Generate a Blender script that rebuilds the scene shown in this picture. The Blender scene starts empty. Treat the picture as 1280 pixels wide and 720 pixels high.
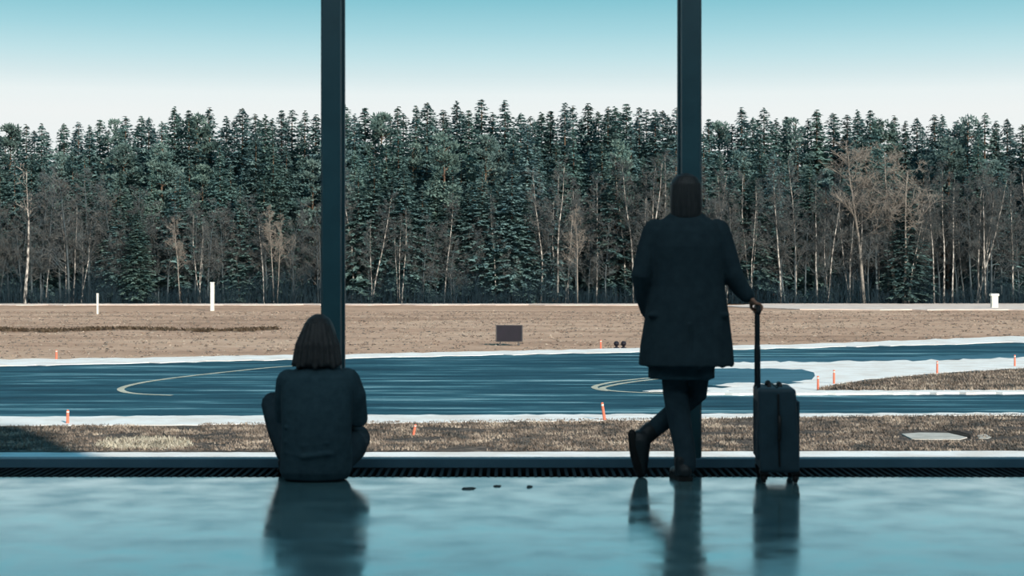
import bpy, bmesh, math, random
import numpy as np
from mathutils import Vector, Matrix

SC = bpy.context.scene
COL = SC.collection
PI = math.pi
F = 2000.0            # focal length in pixels of the 1280 px wide frame
HOR = 335.0           # row of the horizon
CAMZ = 1.21           # camera height above the hall floor
GZ = CAMZ - 4.7       # level of the airfield
DP = 9.15             # distance of the two people
DW = 9.70             # distance of the window wall
rnd = random.Random(7)
nrng = np.random.default_rng(11)

def lin(r, g, b):
    f = lambda c: (c/255/12.92) if c/255 <= .04045 else ((c/255+.055)/1.055)**2.4
    return (f(r), f(g), f(b), 1)

def ground_at(px, py, dz=0.0):
    d = (CAMZ - GZ) * F / (py - HOR)
    return Vector(((px-640)/F*d, d, GZ+dz))

# ------------------------------------------------------------------ materials
def new_mat(name):
    m = bpy.data.materials.new(name); m.use_nodes = True
    nt = m.node_tree; nt.nodes.clear()
    out = nt.nodes.new('ShaderNodeOutputMaterial')
    return m, nt, out

def ramp(nt, stops):
    r = nt.nodes.new('ShaderNodeValToRGB')
    el = r.color_ramp.elements
    while len(el) > 1: el.remove(el[0])
    el[0].position = stops[0][0]; el[0].color = stops[0][1]
    for p, c in stops[1:]:
        e = el.new(p); e.color = c
    return r

def simple(name, stops, scale=(1, 1, 1), nscale=5.0, detail=6, rough=.8, spec=.3, metallic=0, bump=0.0, coords='Object',
           rrange=None, sheen=0, rand=0.0, dist=.02):
    """a Principled material coloured by one noise field"""
    m, nt, out = new_mat(name)
    N, L = nt.nodes, nt.links
    tc = N.new('ShaderNodeTexCoord'); mp = N.new('ShaderNodeMapping'); mp.inputs['Scale'].default_value = scale
    L.new(tc.outputs[coords], mp.inputs['Vector'])
    no = N.new('ShaderNodeTexNoise'); no.inputs['Scale'].default_value = nscale; no.inputs['Detail'].default_value = detail
    no.inputs['Roughness'].default_value = .62
    L.new(mp.outputs[0], no.inputs['Vector'])
    r = ramp(nt, stops); L.new(no.outputs['Fac'], r.inputs['Fac'])
    b = N.new('ShaderNodeBsdfPrincipled')
    col = r.outputs['Color']
    if rand:
        oi = N.new('ShaderNodeObjectInfo'); mr = N.new('ShaderNodeMapRange')
        mr.inputs['To Min'].default_value = 1-rand; mr.inputs['To Max'].default_value = 1+rand
        L.new(oi.outputs['Random'], mr.inputs['Value'])
        hs = N.new('ShaderNodeHueSaturation'); L.new(mr.outputs[0], hs.inputs['Value'])
        mr2 = N.new('ShaderNodeMapRange'); mr2.inputs['To Min'].default_value = .5-rand*.06; mr2.inputs['To Max'].default_value = .5+rand*.06
        ml = N.new('ShaderNodeMath'); ml.operation = 'FRACT'; m2 = N.new('ShaderNodeMath'); m2.operation = 'MULTIPLY'; m2.inputs[1].default_value = 7.31
        L.new(oi.outputs['Random'], m2.inputs[0]); L.new(m2.outputs[0], ml.inputs[0]); L.new(ml.outputs[0], mr2.inputs['Value'])
        L.new(mr2.outputs[0], hs.inputs['Hue'])
        L.new(col, hs.inputs['Color']); col = hs.outputs['Color']
    L.new(col, b.inputs['Base Color'])
    b.inputs['Roughness'].default_value = rough
    b.inputs['Specular IOR Level'].default_value = spec
    b.inputs['Metallic'].default_value = metallic
    if rrange:
        mr3 = N.new('ShaderNodeMapRange'); mr3.inputs['To Min'].default_value, mr3.inputs['To Max'].default_value = rrange
        L.new(no.outputs['Fac'], mr3.inputs['Value']); L.new(mr3.outputs[0], b.inputs['Roughness'])
    if bump:
        bp = N.new('ShaderNodeBump'); bp.inputs['Strength'].default_value = bump; bp.inputs['Distance'].default_value = dist
        L.new(no.outputs['Fac'], bp.inputs['Height']); L.new(bp.outputs[0], b.inputs['Normal'])
    L.new(b.outputs[0], out.inputs['Surface'])
    return m

def foliage_mat(name, dark, light, rand=.25):
    m, nt, out = new_mat(name); N, L = nt.nodes, nt.links
    tc = N.new('ShaderNodeTexCoord'); no = N.new('ShaderNodeTexNoise'); no.inputs['Scale'].default_value = .55; no.inputs['Detail'].default_value = 8
    L.new(tc.outputs['Object'], no.inputs['Vector'])
    r = ramp(nt, [(.3, dark), (.7, light)]); L.new(no.outputs['Fac'], r.inputs['Fac'])
    oi = N.new('ShaderNodeObjectInfo'); mr = N.new('ShaderNodeMapRange'); mr.inputs['To Min'].default_value = 1-rand; mr.inputs['To Max'].default_value = 1+rand
    L.new(oi.outputs['Random'], mr.inputs['Value'])
    hs = N.new('ShaderNodeHueSaturation'); L.new(mr.outputs[0], hs.inputs['Value']); L.new(r.outputs['Color'], hs.inputs['Color'])
    m2 = N.new('ShaderNodeMath'); m2.operation = 'MULTIPLY'; m2.inputs[1].default_value = 9.17
    fr = N.new('ShaderNodeMath'); fr.operation = 'FRACT'; mr2 = N.new('ShaderNodeMapRange'); mr2.inputs['To Min'].default_value = .47; mr2.inputs['To Max'].default_value = .53
    L.new(oi.outputs['Random'], m2.inputs[0]); L.new(m2.outputs[0], fr.inputs[0]); L.new(fr.outputs[0], mr2.inputs['Value']); L.new(mr2.outputs[0], hs.inputs['Hue'])
    d = N.new('ShaderNodeBsdfDiffuse'); t = N.new('ShaderNodeBsdfTranslucent'); mx = N.new('ShaderNodeMixShader'); mx.inputs[0].default_value = .22
    L.new(hs.outputs[0], d.inputs['Color']); L.new(hs.outputs[0], t.inputs['Color'])
    L.new(d.outputs[0], mx.inputs[1]); L.new(t.outputs[0], mx.inputs[2]); L.new(mx.outputs[0], out.inputs['Surface'])
    return m

def floor_mat():
    m, nt, out = new_mat('polished_floor'); N, L = nt.nodes, nt.links
    tc = N.new('ShaderNodeTexCoord'); mp = N.new('ShaderNodeMapping'); mp.inputs['Scale'].default_value = (1.0, 1.0, 1)
    L.new(tc.outputs['Object'], mp.inputs['Vector'])
    big = N.new('ShaderNodeTexNoise'); big.inputs['Scale'].default_value = 1.3; big.inputs['Detail'].default_value = 7; big.inputs['Roughness'].default_value = .6
    fine = N.new('ShaderNodeTexNoise'); fine.inputs['Scale'].default_value = 3.2; fine.inputs['Detail'].default_value = 6
    L.new(mp.outputs[0], big.inputs['Vector']); L.new(mp.outputs[0], fine.inputs['Vector'])
    r = ramp(nt, [(.32, FLOOR_D), (.68, FLOOR_L)]); L.new(big.outputs['Fac'], r.inputs['Fac'])
    b = N.new('ShaderNodeBsdfPrincipled'); L.new(r.outputs[0], b.inputs['Base Color'])
    mr = N.new('ShaderNodeMapRange'); mr.inputs['To Min'].default_value = .06; mr.inputs['To Max'].default_value = .24; mr.inputs['From Min'].default_value = .3; mr.inputs['From Max'].default_value = .7; L.new(mr.outputs[0], b.inputs['Coat Roughness'])
    L.new(fine.outputs['Fac'], mr.inputs['Value']); L.new(mr.outputs[0], b.inputs['Roughness'])
    b.inputs['IOR'].default_value = 1.9; b.inputs['Coat Weight'].default_value = 1.0; b.inputs['Coat IOR'].default_value = 1.9; 
    bp = N.new('ShaderNodeBump'); bp.inputs['Strength'].default_value = .06; bp.inputs['Distance'].default_value = .012; L.new(bp.outputs[0], b.inputs['Coat Normal'])
    L.new(fine.outputs['Fac'], bp.inputs['Height']); L.new(bp.outputs[0], b.inputs['Normal'])
    L.new(b.outputs[0], out.inputs['Surface'])
    return m

def glass_mat():
    m, nt, out = new_mat('window_glass'); N, L = nt.nodes, nt.links
    tr = N.new('ShaderNodeBsdfTransparent'); tr.inputs['Color'].default_value = (.93, .98, .985, 1)
    gl = N.new('ShaderNodeBsdfGlossy'); gl.inputs['Roughness'].default_value = .02; gl.inputs['Color'].default_value = (.9, .96, 1, 1)
    fr = N.new('ShaderNodeFresnel'); fr.inputs['IOR'].default_value = 1.45
    mx = N.new('ShaderNodeMixShader'); L.new(fr.outputs[0], mx.inputs[0]); L.new(tr.outputs[0], mx.inputs[1]); L.new(gl.outputs[0], mx.inputs[2])
    L.new(mx.outputs[0], out.inputs['Surface'])
    return m

def bark_mat():
    m, nt, out = new_mat('birch_bark'); N, L = nt.nodes, nt.links
    tc = N.new('ShaderNodeTexCoord'); mp = N.new('ShaderNodeMapping'); mp.inputs['Scale'].default_value = (2, 2, .9)
    L.new(tc.outputs['Object'], mp.inputs['Vector'])
    no = N.new('ShaderNodeTexNoise'); no.inputs['Scale'].default_value = 2.2; no.inputs['Detail'].default_value = 5
    L.new(mp.outputs[0], no.inputs['Vector'])
    r = ramp(nt, [(.40, lin(66, 60, 58)), (.50, lin(150, 142, 134)), (.66, lin(214, 205, 194))]); L.new(no.outputs['Fac'], r.inputs['Fac'])
    b = N.new('ShaderNodeBsdfPrincipled'); b.inputs['Roughness'].default_value = .8; L.new(r.outputs[0], b.inputs['Base Color'])
    L.new(b.outputs[0], out.inputs['Surface'])
    return m

def grass_ground_mat(name, lo, mid, hi, sc=(1, 1, 1)):
    m, nt, out = new_mat(name); N, L = nt.nodes, nt.links
    tc = N.new('ShaderNodeTexCoord'); mp = N.new('ShaderNodeMapping'); mp.inputs['Scale'].default_value = sc
    L.new(tc.outputs['Object'], mp.inputs['Vector'])
    a = N.new('ShaderNodeTexNoise'); a.inputs['Scale'].default_value = .16; a.inputs['Detail'].default_value = 10; a.inputs['Roughness'].default_value = .7
    f = N.new('ShaderNodeTexNoise'); f.inputs['Scale'].default_value = 2.6; f.inputs['Detail'].default_value = 8; f.inputs['Roughness'].default_value = .75
    L.new(mp.outputs[0], a.inputs['Vector']); L.new(mp.outputs[0], f.inputs['Vector'])
    mx = N.new('ShaderNodeMath'); mx.operation = 'ADD'; h1 = N.new('ShaderNodeMath'); h1.operation = 'MULTIPLY'; h1.inputs[1].default_value = .5
    L.new(a.outputs['Fac'], mx.inputs[0]); L.new(f.outputs['Fac'], mx.inputs[1]); L.new(mx.outputs[0], h1.inputs[0])
    r = ramp(nt, [(.37, lo), (.5, mid), (.63, hi)]); L.new(h1.outputs[0], r.inputs['Fac'])
    b = N.new('ShaderNodeBsdfDiffuse'); L.new(r.outputs[0], b.inputs['Color'])
    bp = N.new('ShaderNodeBump'); bp.inputs['Strength'].default_value = .7; bp.inputs['Distance'].default_value = .25
    L.new(f.outputs['Fac'], bp.inputs['Height']); L.new(bp.outputs[0], b.inputs['Normal'])
    L.new(b.outputs[0], out.inputs['Surface'])
    return m

def taxi_mat():
    m, nt, out = new_mat('damp_asphalt'); N, L = nt.nodes, nt.links
    tc = N.new('ShaderNodeTexCoord'); mp = N.new('ShaderNodeMapping'); mp.inputs['Scale'].default_value = (.12, .9, 1)
    mp.inputs['Rotation'].default_value = (0, 0, .06)
    L.new(tc.outputs['Object'], mp.inputs['Vector'])
    a = N.new('ShaderNodeTexNoise'); a.inputs['Scale'].default_value = 1.0; a.inputs['Detail'].default_value = 9; a.inputs['Roughness'].default_value = .66
    L.new(mp.outputs[0], a.inputs['Vector'])
    r = ramp(nt, [(.36, lin(14, 42, 54)), (.45, lin(26, 62, 76)), (.53, lin(42, 82, 94)), (.59, lin(84, 128, 138)), (.66, lin(158, 186, 190))])
    L.new(a.outputs['Fac'], r.inputs['Fac'])
    b = N.new('ShaderNodeBsdfPrincipled'); L.new(r.outputs[0], b.inputs['Base Color'])
    b.inputs['Roughness'].default_value = .55; b.inputs['Specular IOR Level'].default_value = .25
    L.new(b.outputs[0], out.inputs['Surface'])
    return m

FLOOR_D = lin(46, 96, 110); FLOOR_L = lin(104, 148, 156)
M = {}
M['floor'] = floor_mat(); M['glass'] = glass_mat(); M['birch'] = bark_mat(); M['taxi'] = taxi_mat()
M['frame'] = simple('window_frame_metal', [(.3, lin(38, 80, 92)), (.7, lin(46, 90, 102))], nscale=6, rough=.42, spec=.5)
M['rail'] = simple('sill_metal', [(.3, lin(70, 112, 134)), (.7, lin(84, 126, 148))], nscale=4, rough=.5, spec=.4)
M['wall'] = simple('dark_plaster', [(.3, lin(150, 172, 180)), (.7, lin(160, 182, 190))], nscale=3, rough=.9)
M['ceil'] = simple('ceiling_paint', [(.3, lin(150, 168, 176)), (.7, lin(160, 178, 186))], nscale=3, rough=.9)
M['facade'] = simple('facade_concrete', [(.3, lin(120, 120, 118)), (.7, lin(140, 138, 135))], nscale=2, rough=.9)
M['grille'] = simple('grille_metal', [(.3, lin(12, 22, 28)), (.7, lin(18, 30, 36))], nscale=8, rough=.7, spec=.15)
M['tray'] = simple('tray_black', [(.3, lin(10, 16, 20)), (.7, lin(16, 24, 28))], nscale=8, rough=.8)
M['field'] = grass_ground_mat('dry_field', lin(146, 118, 100), lin(204, 166, 142), lin(232, 198, 172), sc=(.3, 1, 1))
M['verge'] = grass_ground_mat('dry_verge', lin(60, 66, 66), lin(104, 94, 88), lin(158, 142, 128))
M['soil'] = grass_ground_mat('forest_floor', lin(40, 36, 30), lin(66, 56, 46), lin(90, 76, 60))
M['snow'] = simple('old_snow', [(.35, lin(236, 224, 214)), (.6, lin(254, 248, 242))], nscale=.8, rough=.9, spec=.2)
M['ice'] = simple('meltwater', [(.35, lin(44, 82, 98)), (.65, lin(84, 124, 138))], scale=(.15, .6, 1), nscale=1, rough=.5, spec=.2)
M['gravel'] = simple('pale_gravel', [(.35, lin(214, 194, 182)), (.6, lin(238, 220, 208))], nscale=.7, rough=.95, spec=.1)
M['paint'] = simple('line_paint', [(.35, lin(178, 172, 150)), (.6, lin(206, 200, 180))], nscale=.6, rough=.8, spec=.2)
M['concrete'] = simple('slab_concrete', [(.35, lin(176, 170, 160)), (.6, lin(206, 198, 188))], nscale=1.5, rough=.95, spec=.1)
M['dark_patch'] = simple('dark_patch_brown', [(.35, lin(40, 36, 34)), (.6, lin(62, 56, 50))], nscale=2, rough=1, spec=.05)
M['grass'] = simple('dry_grass_blades', [(.36, lin(78, 78, 76)), (.5, lin(134, 118, 106)), (.64, lin(192, 174, 156))], nscale=.9, rough=.9, spec=.05)
M['grassdark'] = simple('ditch_grass_blades', [(.3, lin(70, 58, 48)), (.7, lin(104, 88, 72))], nscale=.9, rough=.9, spec=.05)
M['paletuft'] = simple('pale_grass', [(.3, lin(150, 140, 122)), (.7, lin(214, 202, 182))], nscale=.9, rough=.9, spec=.05)
M['spruce'] = foliage_mat('spruce_needles', lin(60, 96, 102), lin(138, 162, 154))  # teal tint stands in for distance haze over the trees
M['pine'] = foliage_mat('pine_needles', lin(60, 90, 92), lin(134, 152, 142))  # haze tinted into the needles, as for the spruce
M['trunk'] = simple('conifer_bark', [(.3, lin(80, 66, 56)), (.7, lin(134, 108, 88))], nscale=2, rough=.9, spec=.1, rand=.2)
M['twig'] = simple('twigs_shade_tinted', [(.3, lin(58, 76, 84)), (.7, lin(120, 115, 109))], nscale=1, rough=.9, spec=.1, rand=.2)  # bluish shade and warm sunlight painted into the twig colour
M['paletwig'] = simple('twigs_pale', [(.3, lin(122, 116, 110)), (.7, lin(172, 160, 148))], nscale=1, rough=.9, spec=.1)
M['greytrunk'] = simple('bare_tree_bark', [(.3, lin(52, 68, 76)), (.7, lin(98, 102, 102))], nscale=2, rough=.9, spec=.1, rand=.2)
M['brush'] = simple('undergrowth_stems', [(.3, lin(26, 46, 56)), (.7, lin(56, 72, 80))], nscale=.3, rough=.9, spec=.1)  # dark teal: the forest shade is put into the stem colour
M['stake'] = simple('orange_stake', [(.3, lin(226, 112, 84)), (.7, lin(238, 136, 108))], nscale=3, rough=.7)
M['stakeband'] = simple('stake_reflector', [(.3, lin(240, 220, 205)), (.7, lin(250, 235, 225))], nscale=3, rough=.5)
M['sign'] = simple('sign_black', [(.3, lin(22, 20, 28)), (.7, lin(34, 28, 40))], nscale=2, rough=.6)
M['signframe'] = simple('sign_grey', [(.3, lin(70, 66, 66)), (.7, lin(92, 88, 86))], nscale=2, rough=.6)
M['white'] = simple('white_paint', [(.3, lin(226, 220, 206)), (.7, lin(244, 238, 224))], nscale=2, rough=.7)
M['coat'] = simple('black_wool', [(.3, lin(38, 54, 62)), (.7, lin(46, 64, 72))], nscale=18, rough=.95, spec=.1, bump=.2, dist=.004)
M['cloth'] = simple('dark_knit', [(.3, lin(44, 66, 76)), (.7, lin(54, 78, 88))], nscale=22, rough=.95, spec=.1, bump=.25, dist=.004)
M['trouser'] = simple('dark_trousers', [(.3, lin(40, 58, 68)), (.7, lin(50, 70, 80))], nscale=14, rough=.9, spec=.15)
M['hair'] = simple('dark_hair', [(.35, lin(28, 34, 38)), (.65, lin(50, 52, 54))], scale=(14, 14, 1.2), nscale=6, rough=.55, spec=.35, bump=.5, dist=.004)
M['skin'] = simple('skin', [(.3, lin(150, 112, 94)), (.7, lin(172, 132, 112))], nscale=8, rough=.6)
M['shoe'] = simple('black_leather', [(.3, lin(24, 34, 40)), (.7, lin(34, 44, 50))], nscale=12, rough=.5, spec=.4)
M['sole'] = simple('rubber_sole', [(.3, lin(20, 22, 24)), (.7, lin(34, 36, 38))], nscale=12, rough=.8)
M['case'] = simple('suitcase_shell', [(.3, lin(36, 60, 72)), (.7, lin(46, 72, 84))], nscale=10, rough=.6, spec=.3)
M['casetrim'] = simple('suitcase_trim', [(.3, lin(12, 16, 20)), (.7, lin(20, 26, 30))], nscale=10, rough=.5, spec=.4)
M['rod'] = simple('handle_metal', [(.3, lin(44, 56, 64)), (.7, lin(60, 74, 82))], nscale=10, rough=.4, metallic=.7)
M['eye'] = simple('eye_white', [(.3, lin(70, 58, 50)), (.7, lin(96, 84, 76))], nscale=10, rough=.3)
FILL_LAMP = 13
m_, nt_, out_ = new_mat('fill_lamp_glow'); e_ = nt_.nodes.new('ShaderNodeEmission'); e_.inputs['Color'].default_value = (.85, .96, 1, 1); e_.inputs['Strength'].default_value = 4  # glowing face of the added fill lamps
nt_.links.new(e_.outputs[0], out_.inputs['Surface']); M['fillglow'] = m_
M['scrap'] = simple('dark_scrap', [(.3, lin(44, 56, 58)), (.7, lin(66, 80, 82))], nscale=20, rough=.9)

# ------------------------------------------------------------------ mesh helpers
def tag(o, label=None, cat=None, group=None, kind=None):
    if label: o['label'] = label
    if cat: o['category'] = cat
    if group: o['group'] = group
    if kind: o['kind'] = kind
    return o

def link(name, me, mat=None, parent=None):
    o = bpy.data.objects.new(name, me); COL.objects.link(o)
    if mat is not None and me is not None: me.materials.append(mat)
    if parent is not None: o.parent = parent
    return o

def empty(name, loc, rz=0.0):
    o = bpy.data.objects.new(name, None); COL.objects.link(o)
    o.location = loc; o.rotation_euler = (0, 0, rz); o.empty_display_size = .2
    return o

def obj(name, bm, mat, parent=None, smooth=False):
    bmesh.ops.recalc_face_normals(bm, faces=bm.faces[:])
    me = bpy.data.meshes.new(name); bm.to_mesh(me); bm.free()
    if smooth: me.polygons.foreach_set('use_smooth', [True]*len(me.polygons))
    return link(name, me, mat, parent)

def box(bm, x0, x1, y0, y1, z0, z1, bevel=0.0, seg=2):
    v = [bm.verts.new(p) for p in ((x0,y0,z0),(x1,y0,z0),(x1,y1,z0),(x0,y1,z0),(x0,y0,z1),(x1,y0,z1),(x1,y1,z1),(x0,y1,z1))]
    fs = [bm.faces.new([v[i] for i in q]) for q in ((3,2,1,0),(4,5,6,7),(0,1,5,4),(1,2,6,5),(2,3,7,6),(3,0,4,7))]
    if bevel:
        es = list({e for f in fs for e in f.edges})
        bmesh.ops.bevel(bm, geom=es, offset=bevel, segments=seg, affect='EDGES', profile=.5)
    return v

def rings(bm, rs, cap=True):
    """loft closed rings (lists of points of equal length)"""
    vs = [[bm.verts.new(p) for p in r] for r in rs]
    n = len(vs[0])
    for a, b in zip(vs, vs[1:]):
        for i in range(n):
            bm.faces.new((a[i], a[(i+1) % n], b[(i+1) % n], b[i]))
    if cap:
        bm.faces.new(list(reversed(vs[0]))); bm.faces.new(vs[-1])

def frame_of(t):
    t = t.normalized(); up = Vector((0, 0, 1)) if abs(t.z) < .9 else Vector((0, 1, 0))
    u = t.cross(up).normalized(); w = u.cross(t).normalized()
    return u, w

def tube(bm, pts, rad, n=14, round_ends=True):
    """a limb: a tube of varying radius with rounded ends"""
    P = [Vector(p) for p in pts]; R = list(rad) if hasattr(rad, '__len__') else [rad]*len(P)
    rs = []
    def ring(c, t, r):
        u, w = frame_of(t)
        rs.append([c + u*(math.cos(2*PI*i/n)*r) + w*(math.sin(2*PI*i/n)*r) for i in range(n)])
    T = []
    for i in range(len(P)):
        a = P[max(0, i-1)]; b = P[min(len(P)-1, i+1)]; T.append((b-a).normalized())
    # keep one frame orientation along the chain
    u0, _ = frame_of(T[0])
    def ring2(c, t, r):
        nonlocal u0
        u = (u0 - t*u0.dot(t)).normalized(); w = t.cross(u).normalized(); u0 = u
        rs.append([c + u*(math.cos(2*PI*i/n)*r) + w*(math.sin(2*PI*i/n)*r) for i in range(n)])
    if round_ends:
        for a in (80, 55, 28): ring2(P[0]-T[0]*R[0]*math.sin(math.radians(a)), T[0], R[0]*math.cos(math.radians(a)))
    for p, t, r in zip(P, T, R): ring2(p, t, r)
    if round_ends:
        for a in (28, 55, 80): ring2(P[-1]+T[-1]*R[-1]*math.sin(math.radians(a)), T[-1], R[-1]*math.cos(math.radians(a)))
    rings(bm, rs)

def ell(bm, c, r, rot=None, u=18, v=12):
    mat = Matrix.Translation(c) @ (rot.to_4x4() if rot else Matrix.Identity(4)) @ Matrix.Diagonal((*r, 1))
    bmesh.ops.create_uvsphere(bm, u_segments=u, v_segments=v, radius=1, matrix=mat)

def loft(bm, secs, n=28, power=2.0):
    """horizontal elliptical sections (z, cx, cy, rx, ry)"""
    rs = []
    for z, cx, cy, rx, ry in secs:
        r = []
        for i in range(n):
            a = 2*PI*i/n; c, s = math.cos(a), math.sin(a)
            k = (abs(c)**power + abs(s)**power)**(-1/power)
            r.append(Vector((cx+rx*c*k, cy+ry*s*k, z)))
        rs.append(r)
    rings(bm, rs)

def fused(name, bm, mat, parent=None, voxel=.008, smooth=4, jitter=0.0):
    """one continuous skin out of overlapping closed volumes"""
    bmesh.ops.recalc_face_normals(bm, faces=bm.faces[:])
    me = bpy.data.meshes.new(name+'_raw'); bm.to_mesh(me); bm.free()
    tmp = bpy.data.objects.new('tmp', me); COL.objects.link(tmp)
    r = tmp.modifiers.new('r', 'REMESH'); r.mode = 'VOXEL'; r.voxel_size = voxel; r.use_smooth_shade = True
    if smooth:
        s = tmp.modifiers.new('s', 'SMOOTH'); s.factor = .5; s.iterations = smooth
    dg = bpy.context.evaluated_depsgraph_get(); dg.update()
    out = bpy.data.meshes.new_from_object(tmp.evaluated_get(dg))
    bpy.data.objects.remove(tmp); bpy.data.meshes.remove(me)
    out.name = name
    out.materials.clear()
    out.polygons.foreach_set('use_smooth', [True]*len(out.polygons))
    return link(name, out, mat, parent)

def np_mesh(name, V, Tri):
    me = bpy.data.meshes.new(name)
    V = np.asarray(V, dtype=np.float32); Tri = np.asarray(Tri, dtype=np.int32)
    me.vertices.add(len(V)); me.vertices.foreach_set('co', V.ravel())
    me.loops.add(Tri.size); me.loops.foreach_set('vertex_index', Tri.ravel())
    me.polygons.add(len(Tri)); me.polygons.foreach_set('loop_start', np.arange(0, Tri.size, 3, dtype=np.int32))
    me.update(calc_edges=True); me.validate()
    return me

# ------------------------------------------------------------------ the hall
XH = 9.0
def slab(name, x0, x1, y0, y1, z0, z1, mat, label=None, cat=None):
    bm = bmesh.new(); box(bm, x0, x1, y0, y1, z0, z1)
    o = obj(name, bm, mat); tag(o, label, cat, kind='structure'); return o
slab('floor', -XH, XH, -6, 9.26, -.3, 0, M['floor'], 'shiny pale teal hall floor reflecting the sky and the two people', 'floor')
slab('ceiling', -XH, XH, -6, 9.95, 4.25, 4.5, M['ceil'], 'dark hall ceiling above the tall windows', 'ceiling')
slab('wall_left', -XH-.2, -XH, -6, 9.95, -.3, 4.5, M['wall'], 'dark side wall of the hall on its left', 'wall')
slab('wall_right', XH, XH+.2, -6, 9.95, -.3, 4.5, M['wall'], 'dark side wall of the hall on its right', 'wall')
slab('wall_back', -XH, XH, -6.2, -6, -.3, 4.5, M['wall'], 'dark back wall of the hall facing the windows', 'wall')
slab('wall_lower_storey', -XH-.2, XH+.2, -6.2, 9.66, GZ, -.3, M['facade'], 'concrete lower storey under the hall floor', 'wall')
slab('shadow_block', -24, 5.5, 2.0, 9.4, 4.5, 18.4, M['facade'], 'tall unseen block above the hall, shaped to cast the verge shadow', 'roof')  # out of view, sized for the shadow it throws on the verge
# bottom rail: a dark metal upstand, then the outer ledge
bm = bmesh.new()
box(bm, -XH, XH, DW-.02, DW+.085, -.3, .056, .004)
obj_ = obj('trim_1', bm, M['rail']); tag(obj_, 'dark blue metal sill rail running along the foot of the windows', 'window sill', kind='structure')
bm = bmesh.new(); box(bm, -XH, XH, DW-.02, DW+.2, 4.12, 4.25, .006)
tag(obj('trim_2', bm, M['frame']), 'dark metal head rail above the windows', 'window frame', kind='structure')
MX = [(414-640)/F*DW, (864-640)/F*DW]
pitch = MX[1]-MX[0]
mull = [MX[0]+pitch*k for k in range(-3, 5)]
names = {0: 'dark window post behind the head of the seated person', 1: 'dark window post behind the standing person'}
for i, x in enumerate(mull):
    bm = bmesh.new()
    box(bm, x-.056, x+.056, DW, DW+.075, .05, 4.12, .005)
    box(bm, x-.046, x+.046, DW+.07, DW+.20, .02, 4.12, .004)
    for s in (-1, 1):                      # glazing beads
        box(bm, x+s*.064-.009, x+s*.064+.009, DW+.085, DW+.125, .02, 4.12, .002)
    k = i-3
    o = obj('trim_%d' % (i+3), bm, M['frame'])
    tag(o, names.get(k, 'dark window post outside the two middle posts'), 'window post', kind='structure')
edges = [-XH]+mull+[XH]
for i, (a, b) in enumerate(zip(edges, edges[1:])):
    bm = bmesh.new(); box(bm, a+.05, b-.05, DW+.098, DW+.110, .03, 4.14)
    o = obj('window_%d' % (i+1), bm, M['glass'])
    lab = {3: 'tall clear glass pane left of the seated person', 4: 'tall clear glass pane between the two dark posts', 5: 'tall clear glass pane behind the suitcase'}.get(i, 'tall clear glass pane further along the window wall')
    tag(o, lab, 'window', kind='structure')
# trench grille in front of the rail
g = empty('floor_grille', (0, 9.46, 0))
tag(g, 'long dark slatted floor grille along the foot of the windows', 'grille')
bm = bmesh.new()
box(bm, -XH, XH, -.20, .22, -.14, -.12); box(bm, -XH, XH, -.2, -.19, -.14, -.004); box(bm, -XH, XH, .21, .22, -.14, -.004)
obj('tray', bm, M['tray'], g)
bm = bmesh.new()
box(bm, -XH, XH, .195, .22, -.03, .003); box(bm, -XH, XH, -.0, .012, -.045, -.025); 
obj('frame', bm, M['grille'], g)
bm = bmesh.new()
x = -XH+.02
while x < XH:
    box(bm, x, x+.018, -.19, .2, -.05, 0.004); x += .046
obj('slats', bm, M['grille'], g)

# slim unseen lamps, added to brighten the figures and the floor
for y in (5.2, 7.4):
    for x in (-6.5, -3.9, -1.3, 1.3, 3.9, 6.5):
        lp = empty('fill_lamp', (x, y, 4.25)); tag(lp, 'slim linear fill lamp added under the hall ceiling, out of view', 'lamp', 'added hall fill lamps')
        bm = bmesh.new(); box(bm, -.8, .8, -.07, .07, -.09, 0, .01); obj('housing', bm, M['frame'], lp)
        bm = bmesh.new(); box(bm, -.77, .77, -.055, .055, -.1, -.088, .003); obj('fill_panel', bm, M['fillglow'], lp)
        al = bpy.data.lights.new('tube', 'AREA'); al.shape = 'RECTANGLE'; al.size = 1.5; al.size_y = .1; al.energy = FILL_LAMP; al.color = (.80, .95, 1.0)  # area light that does the filling
        ao = bpy.data.objects.new('tube', al); COL.objects.link(ao); ao.parent = lp; ao.location = (0, 0, -.105)

# scraps on the floor
for px, py, w, h, lab in ((586, 611, .042, .018, 'largest dark scrap on the shiny floor between the two people'),
                     (622, 608, .022, .010, 'thin dark scrap between two others on the shiny floor'),
                     (662, 609, .018, .014, 'small round dark scrap on the shiny floor nearest the standing person')):
    d = CAMZ*F/(py-HOR); c = Vector(((px-640)/F*d, d, 0))
    bm = bmesh.new(); n = 14; top = []; bot = []
    for i in range(n):
        a = 2*PI*i/n; k = 1+rnd.uniform(-.3, .3)
        top.append(Vector((math.cos(a)*w*k*.75, math.sin(a)*h*2.2*k*.75, .005+rnd.uniform(0, .004)))); bot.append(Vector((math.cos(a)*w*k, math.sin(a)*h*2.2*k, .0005)))
    rings(bm, [bot, top]); o = obj('floor_scrap', bm, M['scrap']); o.location = c
    tag(o, lab, 'scrap', 'dark scraps on the floor')

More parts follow.
